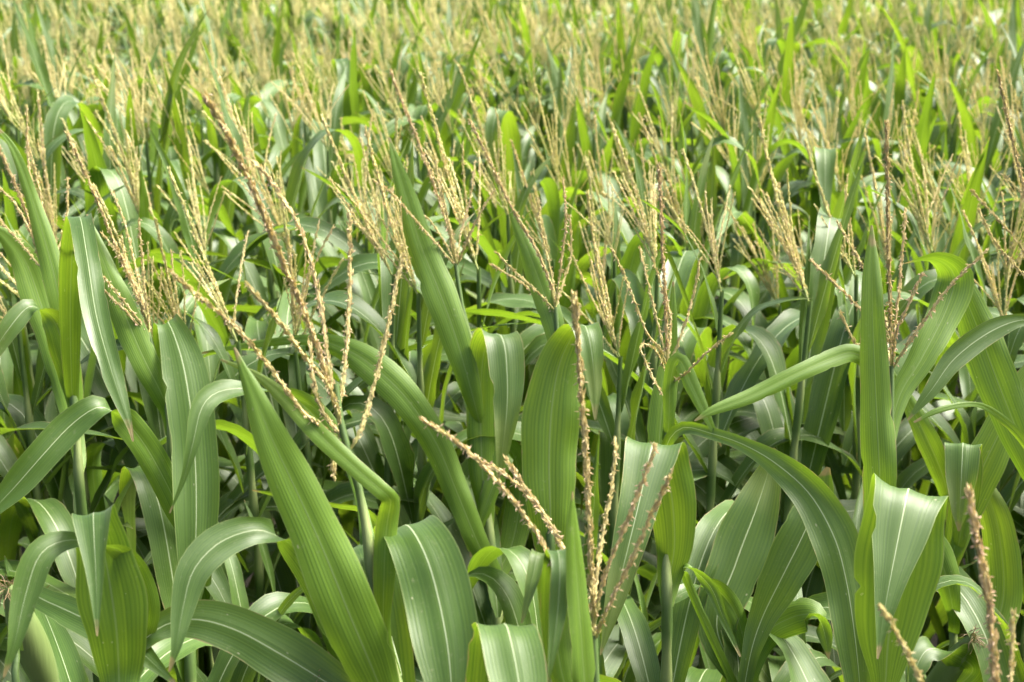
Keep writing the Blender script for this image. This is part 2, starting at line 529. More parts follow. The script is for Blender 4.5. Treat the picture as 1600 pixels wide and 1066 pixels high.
def stalk_geo(P, r0=0.0125, r1=0.0045, nodes=None, sides=9):
    """P runs from the ground to the tassel; nodes are heights along it (0..1) where sheaths end"""
    Q, s = spline(P, 46)
    t = np.linspace(0, 1, len(Q))
    r = r0 + (r1 - r0) * t ** 1.6
    tone = np.zeros(len(Q))
    for nd in nodes if nodes is not None else np.arange(0.08, 0.9, 0.09):
        d = t - nd
        r = r + 0.0022 * np.exp(-(d / 0.010) ** 2) + 0.0030 * np.clip(1 - np.abs(d + 0.035) / 0.04, 0, 1)
        tone = np.maximum(tone, 0.8 * np.exp(-((d - 0.012) / 0.012) ** 2))
    return tube(Q, r, sides, tone)

STALK_GEO = []
for i in range(8):
    b = RNG.uniform(-.03, .03, (2,))
    STALK_GEO.append(stalk_geo(np.array([[0, 0, -.02], [b[0] * .4, b[1] * .4, .6], [b[0], b[1], 1.2], [0, 0, 1.75]])))
STALK_LIB = [mesh_of('corn stalk', v, f, None, t, M_STALK) for v, f, _, t in STALK_GEO]
STALK_H = 1.75

def leaf_plan(rng, ht, low=0.25):
    """(kind, height, azimuth, scale, tilt) from the flag leaf down, leaves alternating on two sides"""
    az = rng.uniform(0, 6.28)
    h = ht - rng.uniform(.09, .15)
    out = []
    i = 0
    while h > low:
        a = az + math.pi * (i % 2) + rng.normal(0, .32)
        if i == 0:
            kd, sc = ('flag' if rng.random() < .78 else 'upright'), rng.uniform(.75, 1.05)
        elif i <= 2:
            kd = rng.choice(['upright', 'arched', 'kinked', 'spread', 'flag'], p=[.34, .30, .24, .06, .06])
            sc = rng.uniform(.85, 1.05)
        else:
            kd = rng.choice(['upright', 'arched', 'kinked', 'spread'], p=[.10, .40, .24, .26])
            sc = rng.uniform(.92, 1.12)
        out.append((str(kd), h, a, sc, rng.normal(0, .06)))
        h -= rng.uniform(.075, .110)
        i += 1
    return out

def lean_matrix(direction):
    return Vector((0, 0, 1)).rotation_difference(Vector(direction)).to_matrix().to_4x4()

WIND = np.array([-0.20, -0.02, 1.0])              # the tassels lean over to the left of the field

def grow_plant(base, ht, rng, label, group, near, tip_dir=None, spike_len=None, nleaf=None, plan=None):
    """one plant from the library: its own stalk, leaves and tassel objects"""
    root = plant_root(base, label, group)
    st = link('stalk', STALK_LIB[rng.integers(len(STALK_LIB))], root)
    st.scale = (1, 1, ht / STALK_H)
    st.rotation_euler = (0, 0, rng.uniform(0, 6.28))
    pl = plan if plan is not None else leaf_plan(rng, ht)
    for kd, h, a, sc, tl in pl[:nleaf]:
        if base[1] < 3.5 and kd == 'upright':
            sc *= .72
        if base[1] < 3.1 and h > 1.0 and math.sin(a) < -.15:
            a = -a                                # these lean back into their row, clear of the plants in front
        lf = link('leaf', LEAF_LIB[kd][rng.integers(len(LEAF_LIB[kd]))], root)
        lf.location = (0, 0, h)
        lf.rotation_euler = (tl, rng.normal(0, .07), a)
        lf.scale = (sc, sc, sc)
    if tip_dir is None:
        tip_dir = nrm(WIND * np.array([rng.uniform(.2, 1.8), 1, 1]) + np.array([rng.normal(0, .10), rng.normal(0, .12), 0]))
    sl = spike_len or rng.uniform(.28, .36)
    q = Vector((0, 0, 1)).rotation_difference(Vector(tip_dir))
    if near:
        ta = link('tassel', SPIKE_LIB[rng.integers(len(SPIKE_LIB))], root)
    else:
        ta = link('tassel', TASSEL_LIB[rng.integers(len(TASSEL_LIB))], root)
    ta.location = (0, 0, ht - .01)
    ta.rotation_mode = 'QUATERNION'
    ta.rotation_quaternion = q @ Quaternion((0, 0, 1), rng.uniform(0, 6.28))
    s = sl / .34
    ta.scale = (s, s, s)
    if near:
        for z, az, tilt, sc in branch_places(rng):
            b = link('tassel_branch', BRANCH_LIB[rng.integers(len(BRANCH_LIB))], ta)
            b.location = (0, 0, z)
            b.rotation_euler = (Matrix.Rotation(az, 3, 'Z') @ Matrix.Rotation(tilt, 3, 'Y')).to_euler()
            b.scale = (sc, sc, sc)
    return root

# ------------------------------------------------------------------ plants measured one by one
def traced_leaf(root, base, Z, pts, stem, up=-1, n=48, keel=.30, ripple=.0042, seed=0, side=None):
    """pts: (x, y, full width in px, depth offset in m, roll in degrees) from the stalk to the tip"""
    rng = np.random.default_rng(seed)
    rows = []
    for p in pts:
        x, y, w = p[:3]
        dz = p[3] if len(p) > 3 else 0.0
        ro = p[4] if len(p) > 4 else 0.0
        q = at(x, y, Z + dz)
        rows.append([q[0], q[1], q[2], w / F * (Z + dz), ro])
    first = np.array(rows[0][:3])                     # the blade leaves the stalk from a narrow wrapped sheath
    k = int(np.argmin(np.linalg.norm(stem - first, axis=1) + np.where(stem[:, 2] > first[2] - .03, 1.0, 0.0)))
    if np.linalg.norm(stem[k] - first) < .22:
        rows.insert(0, [*stem[k], .020, rows[0][4]])
    Q, s = spline(rows, n)
    P, Wd, ro = Q[:, :3], np.maximum(Q[:, 3], .0012), np.radians(Q[:, 4])
    T = nrm(np.gradient(P, axis=0))
    V = nrm(P - CAM)
    S = np.cross(T, V)
    mag = np.linalg.norm(S, axis=1)
    S = nrm(S)
    for i in range(1, n):
        if S[i] @ S[i - 1] < 0:
            S[i] = -S[i]
        if mag[i] < 0.25:
            S[i] = nrm(S[i - 1] * .7 + S[i] * .3)
    N = np.cross(S, T)
    if (N[2] @ -V[2]) * up < 0:
        S, N = -S, -N
    if side is not None:                      # a leaf folded over towards us: the fold line keeps its own direction
        a = math.radians(side)
        s0 = R_ * math.cos(a) + U_ * math.sin(a)
        S = np.tile(s0 if S[0] @ s0 > 0 else -s0, (n, 1))
    for _ in range(2):
        S[1:-1] = nrm(S[:-2] + 2 * S[1:-1] + S[2:])
    S = nrm(S - T * np.sum(S * T, 1, keepdims=True))
    N = np.cross(S, T)
    S = S * np.cos(ro)[:, None] + N * np.sin(ro)[:, None]
    v, f, uv, t = ribbon(P, S, Wd, rng, cross=9, keel=keel, ripple=ripple, tone=rng.uniform(0, 1))
    return link('leaf', mesh_of('corn leaf', v - base, f, uv, t, M_LEAF, use_uv=True), root)

def traced_raceme(name, parent, base, Z, pts, thick, seed, step=.0040, per=3, anth=.26, bare=.04):
    rng = np.random.default_rng(seed)
    P = np.array([at(p[0], p[1], Z + (p[2] if len(p) > 2 else 0)) for p in pts]) - base
    g = raceme(P, thick, rng, step=step, per=per, anthers=anth, bare=bare)
    return link(name, mesh_of(name.replace('_', ' '), *g.arrays(), M_TASSEL), parent)

def traced_plant(Z, stalk, label, leaves=(), spike=None, branches=(), seed=0, fill=9, drop=.42, r0=.013, r1=.0042, spike_thick=.0055, br_thick=.0034, rust=0.38, group='corn plants at the front of the field'):
    rng = np.random.default_rng(seed)
    S = [at(p[0], p[1], Z + (p[2] if len(p) > 2 else 0)) for p in stalk]          # top to bottom
    low = S[-1]
    base = np.array([low[0] + rng.uniform(-.02, .02), low[1] + rng.uniform(-.02, .02), 0.0])
    root = plant_root(base, label, group)
    pts = np.array([base - [0, 0, .02], base + (low - base) * np.array([.3, .3, .5])] + S[::-1])
    stem = spline(pts, 60)[0]
    v, f, _, t = stalk_geo(pts - base, r0, r1)
    link('stalk', mesh_of('corn stalk', v, f, None, t, M_STALK), root)
    for i, lf in enumerate(leaves):
        kw = {}
        if isinstance(lf, dict):
            kw = {a: b for a, b in lf.items() if a != 'p'}
            lf = lf['p']
        traced_leaf(root, base, Z, lf, stem, seed=seed * 31 + i, **kw)
    if spike:
        ta = traced_raceme('tassel', root, base, Z, spike, spike_thick, seed * 7 + 1, per=5, bare=.10)
        ta['rust'] = rust
        for i, b in enumerate(branches):
            tb = traced_raceme('tassel_branch', ta, base, Z, b, br_thick, seed * 7 + 2 + i)
            tb['rust'] = min(rust, .3)
    top = S[0][2] - drop
    for kd, h, a, sc, tl in leaf_plan(rng, top + .15, low=.30)[:fill]:
        kd = str(rng.choice(['arched', 'spread', 'kinked']))
        o = link('leaf', LEAF_LIB[kd][rng.integers(len(LEAF_LIB[kd]))], root)
        k = h / max(low[2], .3)
        o.location = (low[0] - base[0], low[1] - base[1], h) if k > .9 else ((low[0] - base[0]) * k, (low[1] - base[1]) * k, h)
        a = math.pi / 2 + (1 if math.cos(a) > 0 else -1) * rng.uniform(.15, 1.5)      # low leaves reach away into the row
        o.rotation_euler = (tl, 0, a)
        o.scale = (sc, sc, sc)
    return root, base

HERO = []
def hero(*a, **k):
    r, b = traced_plant(*a, **k)
    HERO.append(b)
    return r, b

# centre front: the tassel with one tall rust spike and pale-flowered side branches
hero(1.62, [(928, 992), (931, 1066), (938, 1180), (945, 1300)],
     'corn plant with a tall straight rust spike, fanned pale-flowered branches and narrow yellow-green flag leaf',
     leaves=[
         [(922, 1130, 24, -.02, -40), (913, 1060, 48, -.05, -42), (907, 980, 48, -.07, -42), (901, 900, 40, -.08, -42), (897, 840, 30, -.09, -42), (895, 768, 3, -.10, -42)],
         [(915, 1140, 30, .0), (880, 1060, 40, .0), (866, 960, 42, .0), (866, 885, 36, -.02), (871, 859, 34, -.045), (875, 890, 30, -.07), (871, 960, 26, -.08), (860, 1045, 8, -.09), (855, 1075, 2, -.09)],
         [(910, 1150, 20, .03), (868, 1030, 26, .03), (852, 920, 25, .03), (843, 862, 23, .01), (832, 905, 22, -.01), (815, 974, 3, -.02)],
     ],
     spike=[(930, 1010), (926, 940), (922, 850), (917, 750), (911, 650), (905, 555), (897, 462)],
     branches=[
         [(928, 990), (905, 950, -.01), (868, 890, -.02), (838, 832, -.03), (790, 768, -.04), (728, 702, -.05), (663, 657, -.06)],
         [(927, 985), (905, 930, .02), (882, 862, .03), (850, 802, .04), (822, 765, .05), (793, 720, .05)],
         [(928, 970), (932, 905, .02), (942, 835, .04), (955, 765, .05), (962, 690, .06)],
         [(929, 975), (940, 915, -.01), (962, 858, -.02), (992, 785, -.03), (1022, 700, -.04)],
         [(930, 1000), (952, 945, -.03), (985, 880, -.05), (1018, 805, -.07), (1048, 742, -.09)],
         [(926, 965), (880, 860, .06), (845, 800, .09), (800, 750, .1), (762, 726, .1)],
     ], drop=.62, seed=1, rust=.4, spike_thick=.0058, br_thick=.0042)

# bottom edge: silver folded leaf of a plant without a tassel
hero(1.6, [(772, 1130), (770, 1200), (768, 1300)], 'corn plant without tassel showing a broad silvery leaf folded squarely at the bottom edge',
     leaves=[{'p': [(768, 1190, 60, .02), (770, 1100, 88, .0), (774, 1030, 92, -.02), (780, 988, 90, -.04), (788, 974, 88, -.065), (797, 995, 92, -.10), (810, 1060, 92, -.13), (818, 1130, 70, -.15), (825, 1210, 5, -.16)], 'side': 0, 'keel': .15}],
     seed=2, drop=.35, fill=3)

# left front: the big sword leaf and the leaning flowering tassel
r4, b4 = hero(1.74, [(524, 600), (535, 675), (562, 770), (580, 880), (598, 985), (620, 1080), (640, 1250)],
     'corn plant with a big sword-shaped bright green leaf and thick left-leaning pinkish tassel',
     leaves=[
         {'p': [(622, 1150, 44, -.02), (590, 1065, 72, -.05), (548, 965, 90, -.08), (503, 855, 86, -.10), (462, 765, 74, -.11), (422, 680, 52, -.12), (392, 605, 26, -.12), (366, 543, 3, -.12)], 'keel': .22},
         {'p': [(600, 985, 22, -.01), (600, 900, 34, -.02), (603, 835, 36, -.02), (608, 800, 34, -.025), (611, 785, 31, -.032), (606, 775, 28, -.04), (590, 761, 28, -.042), (555, 731, 28, -.045), (500, 680, 30, -.04), (440, 618, 24, -.03), (400, 586, 12, -.02), (345, 562, 3, -.01)], 'keel': .26},
         {'side': 17, 'p': [(600, 985, 24, .06), (604, 900, 40, .05), (616, 842, 66, .04), (632, 820, 82, .015), (648, 834, 94, -.03), (668, 875, 106, -.06), (684, 930, 112, -.08), (698, 1000, 102, -.11), (705, 1066, 80, -.13), (707, 1130, 45, -.14), (705, 1200, 4, -.15)], 'keel': .16},
         {'p': [(612, 1040, 46, .05), (540, 985, 58, .04), (503, 915, 60, .02, 0), (462, 858, 52, .0, 20), (420, 832, 46, -.03, 140), (388, 830, 48, -.05, 172), (340, 850, 54, -.07, 180), (302, 892, 52, -.09, 180), (286, 950, 38, -.10, 180), (275, 1012, 16, -.11, 180), (264, 1050, 3, -.11, 180)], 'keel': .2},
         {'p': [(560, 770, 16, .03), (520, 668, 22, .06), (465, 622, 30, .06, 40), (400, 608, 34, .04, 120), (345, 611, 36, .02, 170), (316, 636, 36, .0, 180), (301, 695, 20, -.01, 180), (287, 748, 9, -.01, 180), (265, 802, 2, -.01, 180)], 'keel': .25},
         {'p': [(596, 960, 20, .04), (592, 850, 22, .06), (575, 802, 20, .06, 50), (520, 790, 16, .05, 60), (450, 778, 16, .04, 60), (394, 766, 3, .03, 60)], 'keel': .2},
     ],
     spike=[(534, 672), (520, 625, -.01), (500, 555, -.03), (472, 478, -.06), (440, 405, -.09), (400, 305, -.13), (362, 222, -.17), (322, 152, -.20)],
     branches=[
         [(552, 735), (512, 676, -.03), (470, 640, -.05), (420, 572, -.08), (377, 520, -.11), (333, 481, -.13), (268, 428, -.16)],
         [(535, 672), (515, 606, -.02), (477, 558, -.05), (434, 500, -.08), (388, 448, -.10)],
         [(545, 705), (560, 680, .0), (584, 605, .02), (606, 510, .03), (628, 402, .04)],
         [(530, 640), (540, 560, .02), (547, 450, .04), (546, 335, .05)],
         [(528, 630), (512, 560, .03), (500, 470, .06), (470, 360, .07), (428, 290, .08), (400, 255, .08)],
         [(540, 690), (508, 650, .02), (492, 610, .02), (484, 540, .03)],
         [(550, 730), (528, 695, -.02), (520, 715, -.03), (522, 742, -.03)],
     ], drop=.62, seed=3, rust=.32, spike_thick=.0068, br_thick=.0046)

# left: upright plant with the long drooping side leaf
hero(2.5, [(232, 520), (250, 590), (264, 650), (270, 730), (286, 850), (298, 960), (300, 1100)],
     'corn plant whose long lower leaf arches over to a pale point at the left edge',
     leaves=[
         {'p': [(264, 645, 26, .0), (252, 615, 36, -.01), (222, 555, 46, -.02), (190, 480, 42, -.02), (160, 405, 28, -.01), (136, 335, 3, .0)], 'keel': .4},
         {'p': [(274, 690, 20, .03), (262, 600, 30, .04), (256, 530, 34, .03), (262, 502, 36, .01), (284, 560, 62, -.02), (298, 640, 72, -.04), (306, 740, 74, -.05), (306, 840, 62, -.06), (300, 930, 30, -.06), (296, 990, 3, -.06)], 'keel': .2},
         {'p': [(300, 850, 26, -.01), (274, 785, 46, -.03), (232, 705, 44, -.05, 0), (196, 658, 42, -.07, 20), (170, 640, 42, -.08, 110), (148, 638, 44, -.09, 165), (110, 665, 50, -.10, 180), (66, 712, 50, -.12, 180), (22, 762, 40, -.13, 180), (-20, 806, 18, -.14, 180), (-50, 835, 3, -.14, 180)], 'keel': .25},
     ],
     spike=[(233, 525), (226, 495), (205, 440, .0), (175, 370, -.01), (142, 290, -.02), (105, 210, -.03)],
     branches=[
         [(234, 528), (216, 500, -.02), (178, 452, -.04), (140, 410, -.06), (98, 366, -.07)],
         [(233, 520), (205, 470, .02), (170, 420, .04), (118, 388, .05)],
         [(232, 512), (222, 470), (208, 400, .03), (192, 340, .05), (176, 300, .05)],
         [(233, 515), (226, 450, -.02), (222, 400, -.03), (217, 345, -.04)],
         [(233, 510), (212, 455, .03), (185, 400, .05), (160, 365, .06)],
         [(234, 522), (228, 480, .04), (200, 420, .08), (190, 370, .09)],
         [(234, 528), (200, 490, -.03), (165, 455, -.04), (140, 420, -.05)],
     ], drop=.66, seed=4, spike_thick=.0046, br_thick=.0030)

# lower left: folded pale leaf over a dark sheath
hero(1.72, [(186, 1075), (188, 1110), (190, 1180)], 'corn plant without tassel, one pale leaf hanging to a point, another arching to the corner',
     leaves=[
         {'p': [(186, 1060, 70, .02), (182, 985, 96, .0), (172, 915, 104, -.01), (160, 850, 86, -.02), (150, 812, 70, -.04), (146, 802, 66, -.065), (147, 840, 48, -.09), (150, 905, 26, -.11), (152, 994, 3, -.13)], 'keel': .16, 'side': 10},
         {'p': [(215, 1010, 40, .05), (228, 950, 44, .03), (214, 898, 42, .01, 0), (188, 864, 36, -.02, 30), (150, 848, 32, -.04, 110), (100, 845, 36, -.06, 160), (62, 868, 44, -.08, 180), (40, 930, 42, -.09, 180), (24, 1000, 22, -.10, 180), (6, 1058, 3, -.10, 180)], 'keel': .2},
         {'p': [(190, 1040, 24, .06), (225, 1000, 30, .05), (262, 975, 44, .06), (310, 968, 60, .06), (370, 985, 76, .06), (435, 1020, 82, .06), (500, 1060, 76, .06), (560, 1100, 50, .06), (620, 1150, 3, .06)], 'keel': .22, 'up': 1},
     ], seed=5, drop=.4, fill=5)

# corner left: dark shiny leaf slanting to the bottom
r6, b6 = hero(1.85, [(24, 985), (26, 1030), (30, 1120)], 'corn plant cut by the left edge with a dark shiny leaf slanting down',
     leaves=[
         {'p': [(22, 960, 16, .0), (40, 928, 26, -.01), (78, 942, 40, -.03), (122, 962, 50, -.05), (170, 985, 50, -.07), (214, 1014, 38, -.08), (250, 1046, 18, -.09), (278, 1072, 3, -.09)], 'keel': .25, 'up': 1},
     ], seed=6, drop=.35, fill=5)

# centre: square folded leaf with a stalk node below
hero(2.85, [(712, 412), (722, 480), (738, 545), (752, 640), (757, 760), (768, 860), (776, 930), (780, 1060)],
     'corn plant with a square-folded leaf, a long sword leaf and a slanting dark leaf',
     leaves=[
         {'p': [(760, 800, 28, .0), (754, 740, 42, -.01), (751, 660, 44, -.01), (752, 590, 44, -.02), (758, 545, 50, -.03), (772, 524, 56, -.055), (782, 523, 57, -.075), (790, 550, 56, -.10), (793, 620, 48, -.12), (787, 690, 26, -.13), (778, 750, 4, -.13)], 'keel': .18, 'side': 0},
         {'p': [(776, 915, 26, -.01), (768, 890, 32, -.02), (745, 845, 34, -.03), (714, 770, 40, -.04), (680, 690, 46, -.05), (630, 617, 54, -.06), (575, 567, 50, -.06), (530, 542, 34, -.05), (480, 531, 17, -.04), (400, 538, 12, -.03), (308, 553, 2, -.02)], 'keel': .3},
         {'p': [(744, 640, 26, -.02), (728, 580, 38, -.03), (708, 515, 48, -.03), (684, 450, 54, -.03), (656, 380, 46, -.02), (632, 300, 30, -.01), (608, 215, 3, .0)], 'keel': .3},
         {'p': [(778, 900, 26, .03), (800, 850, 40, .05), (812, 780, 44, .05), (806, 720, 40, .03), (790, 705, 36, .0), (770, 760, 30, -.01), (745, 830, 16, -.01), (735, 870, 3, -.01)], 'keel': .25},
     ],
     spike=[(713, 420), (709, 400), (700, 355), (676, 284), (656, 228), (633, 171), (611, 113)],
     branches=[
         [(713, 418), (690, 390, -.02), (650, 345, -.04), (615, 305, -.05), (585, 282, -.05)],
         [(713, 415), (708, 370, .03), (690, 310, .05), (680, 250, .05)],
         [(714, 412), (720, 365, .02), (735, 310, .03), (742, 255, .04)],
         [(713, 410), (700, 345, -.02), (690, 300, -.03), (668, 255, -.04)],
         [(714, 416), (728, 380, -.02), (752, 330, -.03), (772, 300, -.03)],
         [(713, 418), (698, 385, .02), (672, 345, .04), (640, 322, .04)],
     ], drop=.72, seed=7, spike_thick=.0048, br_thick=.0030)

# centre right of it: broad leaf seen against the light, folded at its top
hero(2.55, [(868, 480), (872, 560), (868, 700), (862, 800), (860, 900)],
     'corn plant with a broad upright leaf behind the rust spike, its pale end hanging over',
     leaves=[
         {'p': [(862, 880, 40, -.01), (860, 800, 72, -.02), (858, 720, 90, -.02), (862, 640, 86, -.02), (874, 570, 68, -.02), (896, 522, 54, -.03), (912, 507, 48, -.055), (922, 535, 42, -.08), (929, 595, 24, -.09), (930, 656, 3, -.10)], 'keel': .16, 'side': 0},
         {'p': [(872, 560, 20, .0), (868, 520, 34, .0), (850, 460, 38, .01), (828, 400, 30, .01), (806, 345, 16, .02), (792, 305, 3, .02)], 'keel': .35},
     ],
     spike=[(868, 485), (860, 445), (838, 390), (802, 328), (768, 258), (735, 190)],
     branches=[
         [(868, 480), (862, 430, .02), (848, 370, .03), (840, 310, .03)],
         [(868, 478), (876, 420, -.02), (884, 350, -.03), (880, 280, -.03)],
         [(868, 486), (838, 455, -.02), (800, 420, -.03), (776, 395, -.03)],
         [(868, 482), (880, 440, .02), (892, 400, .03), (890, 340, .03)],
         [(868, 490), (845, 470, .03), (812, 440, .05), (770, 415, .05)],
     ], drop=.80, seed=8, spike_thick=.0042, br_thick=.0028)

# the straight brown spike right of centre
hero(2.35, [(1043, 575), (1042, 660), (1041, 760), (1041, 880), (1042, 1000)],
     'corn plant with a straight dark brown spike, drooping branches and a pale folded leaf below',
     leaves=[
         {'p': [(1046, 905, 36, .0), (1054, 850, 60, -.01), (1050, 780, 78, -.03), (1036, 720, 82, -.05), (1026, 696, 82, -.075), (1021, 692, 82, -.095), (1015, 715, 80, -.12), (994, 805, 62, -.16), (964, 925, 34, -.19), (938, 1024, 2, -.20)], 'keel': .10, 'side': -5},
         {'p': [(1045, 660, 18, -.01), (1048, 595, 24, -.02), (1060, 562, 26, -.03), (1080, 600, 24, -.04), (1102, 646, 16, -.05), (1127, 698, 2, -.05)], 'keel': .3},
         {'p': [(1044, 690, 18, -.02), (1068, 668, 20, -.03), (1110, 677, 20, -.05), (1160, 694, 24, -.08), (1212, 724, 38, -.11), (1265, 772, 58, -.14), (1303, 838, 74, -.17), (1322, 905, 70, -.19), (1334, 980, 62, -.21), (1343, 1066, 46, -.22), (1347, 1150, 4, -.22)], 'keel': .2, 'up': 1},
         {'p': [(1042, 800, 28, .02), (1030, 720, 40, .03), (1034, 640, 40, .04), (1044, 570, 30, .05), (1050, 500, 16, .05), (1052, 440, 3, .05)], 'keel': .35},
     ],
     spike=[(1043, 580), (1042, 530), (1039, 465), (1036, 400), (1033, 330), (1030, 260)],
     branches=[
         [(1043, 575), (1030, 545, -.02), (1008, 515, -.03), (984, 450, -.04), (958, 392, -.05)],
         [(1043, 585), (1022, 545, -.03), (1000, 540, -.04), (1015, 580, -.05), (1032, 612, -.05)],
         [(1043, 570), (1036, 540, .02), (1018, 465, .03), (1000, 390, .04)],
         [(1043, 568), (1048, 500, .03), (1034, 450, .05), (1020, 405, .05)],
         [(1044, 572), (1060, 535, .0), (1080, 475, .0), (1094, 405, .0)],
         [(1043, 600), (1070, 585, -.04), (1102, 553, -.06), (1140, 523, -.07)],
     ], drop=.60, seed=9, rust=.5, spike_thick=.0044, br_thick=.0030)

# right: tall sword leaf against a spike, trapezoid leaf below
hero(2.1, [(1393, 572), (1392, 660), (1388, 780), (1382, 920), (1378, 1066), (1376, 1180)],
     'corn plant with a tall yellow-green sword leaf beside its spike, broad silvery leaf folded below',
     leaves=[
         {'p': [(1386, 1040, 26, -.01), (1385, 930, 44, -.02), (1378, 820, 56, -.03), (1373, 710, 54, -.04), (1368, 610, 46, -.04), (1364, 510, 40, -.04), (1362, 425, 27, -.04), (1362, 352, 3, -.03)], 'keel': .3},
         {'p': [(1384, 1060, 50, -.02), (1388, 1000, 92, -.03), (1402, 900, 132, -.05), (1412, 820, 134, -.07), (1419, 778, 122, -.09), (1420, 763, 118, -.115), (1415, 785, 106, -.15), (1398, 870, 68, -.18), (1382, 955, 30, -.20), (1371, 1030, 3, -.21)], 'keel': .12, 'side': -13},
         {'p': [(1386, 640, 16, .0), (1362, 575, 26, -.01), (1334, 552, 28, -.02), (1300, 560, 28, -.03), (1250, 582, 28, -.05), (1175, 618, 24, -.07), (1115, 641, 14, -.08), (1085, 658, 2, -.08)], 'keel': .24},
         {'p': [(1388, 700, 20, .03), (1405, 620, 30, .05), (1440, 560, 44, .06), (1480, 480, 54, .08), (1490, 430, 56, .09, 20), (1460, 405, 40, .08, 60), (1410, 412, 12, .07, 90)], 'keel': .3},
     ],
     spike=[(1393, 575), (1392, 510), (1389, 420), (1387, 310), (1385, 195)],
     branches=[
         [(1394, 578), (1406, 558, -.01), (1432, 518, -.02), (1482, 450, -.03), (1541, 392, -.04)],
         [(1393, 580), (1372, 572, .03), (1350, 560, .03), (1330, 525, .03), (1313, 490, .03)],
         [(1393, 572), (1380, 530, .05), (1346, 486, .07), (1310, 448, .08), (1268, 408, .09)],
         [(1394, 575), (1400, 520, -.03), (1418, 480, -.04), (1440, 430, -.05)],
         [(1393, 560), (1400, 500, .02), (1408, 420, .03), (1415, 330, .03)],
         [(1393, 560), (1384, 500, .04), (1350, 420, .08), (1310, 350, .1)],
     ], drop=.85, seed=10, rust=.5, spike_thick=.0044, br_thick=.0034)

# low right of centre: dull leaves between the stalks
hero(2.35, [(1169, 1085), (1171, 1120), (1172, 1200)], 'low corn plant without tassel, one of its leaves folded over to a torn white tip',
     leaves=[
         {'p': [(1160, 1110, 20, -.02), (1171, 1030, 26, -.03), (1190, 968, 42, -.03), (1224, 898, 70, -.04), (1254, 838, 72, -.04), (1280, 778, 48, -.03), (1294, 730, 6, -.03)], 'keel': .2, 'up': 1},
         {'p': [(1168, 1060, 30, .0), (1196, 992, 46, -.01), (1235, 966, 54, -.02, 0), (1268, 960, 50, -.04, 30), (1282, 972, 36, -.06, 130), (1290, 998, 22, -.07, 170), (1295, 1030, 2, -.07, 180)], 'keel': .25},
         {'p': [(1160, 1100, 14, .02), (1110, 990, 14, .0), (1068, 893, 14, .0, 40), (1085, 893, 18, -.03, 120), (1112, 920, 20, -.05, 160), (1130, 965, 14, -.06, 170), (1157, 1026, 3, -.07, 180)], 'keel': .2},
         {'p': [(1165, 1080, 30, .05), (1120, 980, 66, .06), (1150, 880, 84, .08), (1180, 800, 74, .10), (1200, 740, 40, .12), (1210, 700, 4, .12)], 'keel': .2, 'up': 1},
         {'p': [(1168, 1040, 20, .04), (1150, 960, 30, .05), (1110, 915, 34, .05, 50), (1070, 925, 30, .03, 140), (1040, 945, 12, .02, 170)], 'keel': .2},
     ], seed=11, drop=.2, fill=8)

# bottom right: thick flowering spike close by
hero(1.42, [(1557, 1160), (1560, 1260), (1564, 1400)], 'corn plant whose thick cream flowering spike rises alone from the bottom right corner',
     leaves=[{'p': [(1562, 1300, 20, .0), (1590, 1220, 40, .02), (1650, 1150, 50, .03), (1720, 1150, 40, .02), (1780, 1230, 4, .0)], 'keel': .3}],
     spike=[(1558, 1190), (1556, 1100), (1552, 1000), (1541, 915), (1526, 835), (1514, 770)],
     branches=[
         [(1558, 1180), (1572, 1130, .02), (1580, 1060, .03), (1582, 962, .04)],
         [(1557, 1180), (1510, 1140, -.02), (1452, 1085, -.04), (1408, 1000, -.05), (1378, 948, -.06)],
     ], seed=12, drop=.1, fill=0, spike_thick=.0075, br_thick=.0042)

# right: dark leaves in the shade with an ear
r14, b14 = hero(2.5, [(1490, 760), (1489, 860), (1488, 960), (1487, 1060)], 'dark-leaved corn plant without tassel near the right edge, a silky ear on its stalk',
     leaves=[
         {'p': [(1488, 870, 30, -.01), (1510, 790, 56, -.02), (1550, 700, 60, -.03), (1592, 620, 48, -.03), (1630, 555, 26, -.03), (1660, 500, 3, -.03)], 'keel': .3},
         {'p': [(1484, 790, 24, .0), (1472, 740, 34, -.01), (1446, 680, 34, -.02), (1418, 625, 22, -.02), (1388, 572, 3, -.02)], 'keel': .3},
         {'p': [(1500, 840, 24, -.02), (1508, 770, 46, -.03), (1506, 712, 56, -.04), (1505, 692, 56, -.06), (1503, 730, 52, -.08), (1500, 790, 28, -.09), (1498, 830, 3, -.09)], 'keel': .16},
         {'p': [(1500, 1060, 30, .03), (1545, 1000, 50, .04), (1568, 930, 58, .05), (1562, 840, 52, .05), (1546, 780, 36, .05), (1528, 735, 4, .05)], 'keel': .25},
         {'p': [(1490, 960, 20, -.04), (1478, 900, 44, -.05), (1462, 860, 46, -.05), (1445, 820, 26, -.05), (1436, 780, 3, -.05)], 'keel': .3},
         {'p': [(1490, 1080, 26, -.04), (1520, 1046, 52, -.06), (1488, 1022, 50, -.08, 40), (1452, 1014, 44, -.10, 150), (1432, 1042, 36, -.12, 180), (1420, 1088, 4, -.13, 180)], 'keel': .25},
     ], seed=13, drop=.6, fill=8)

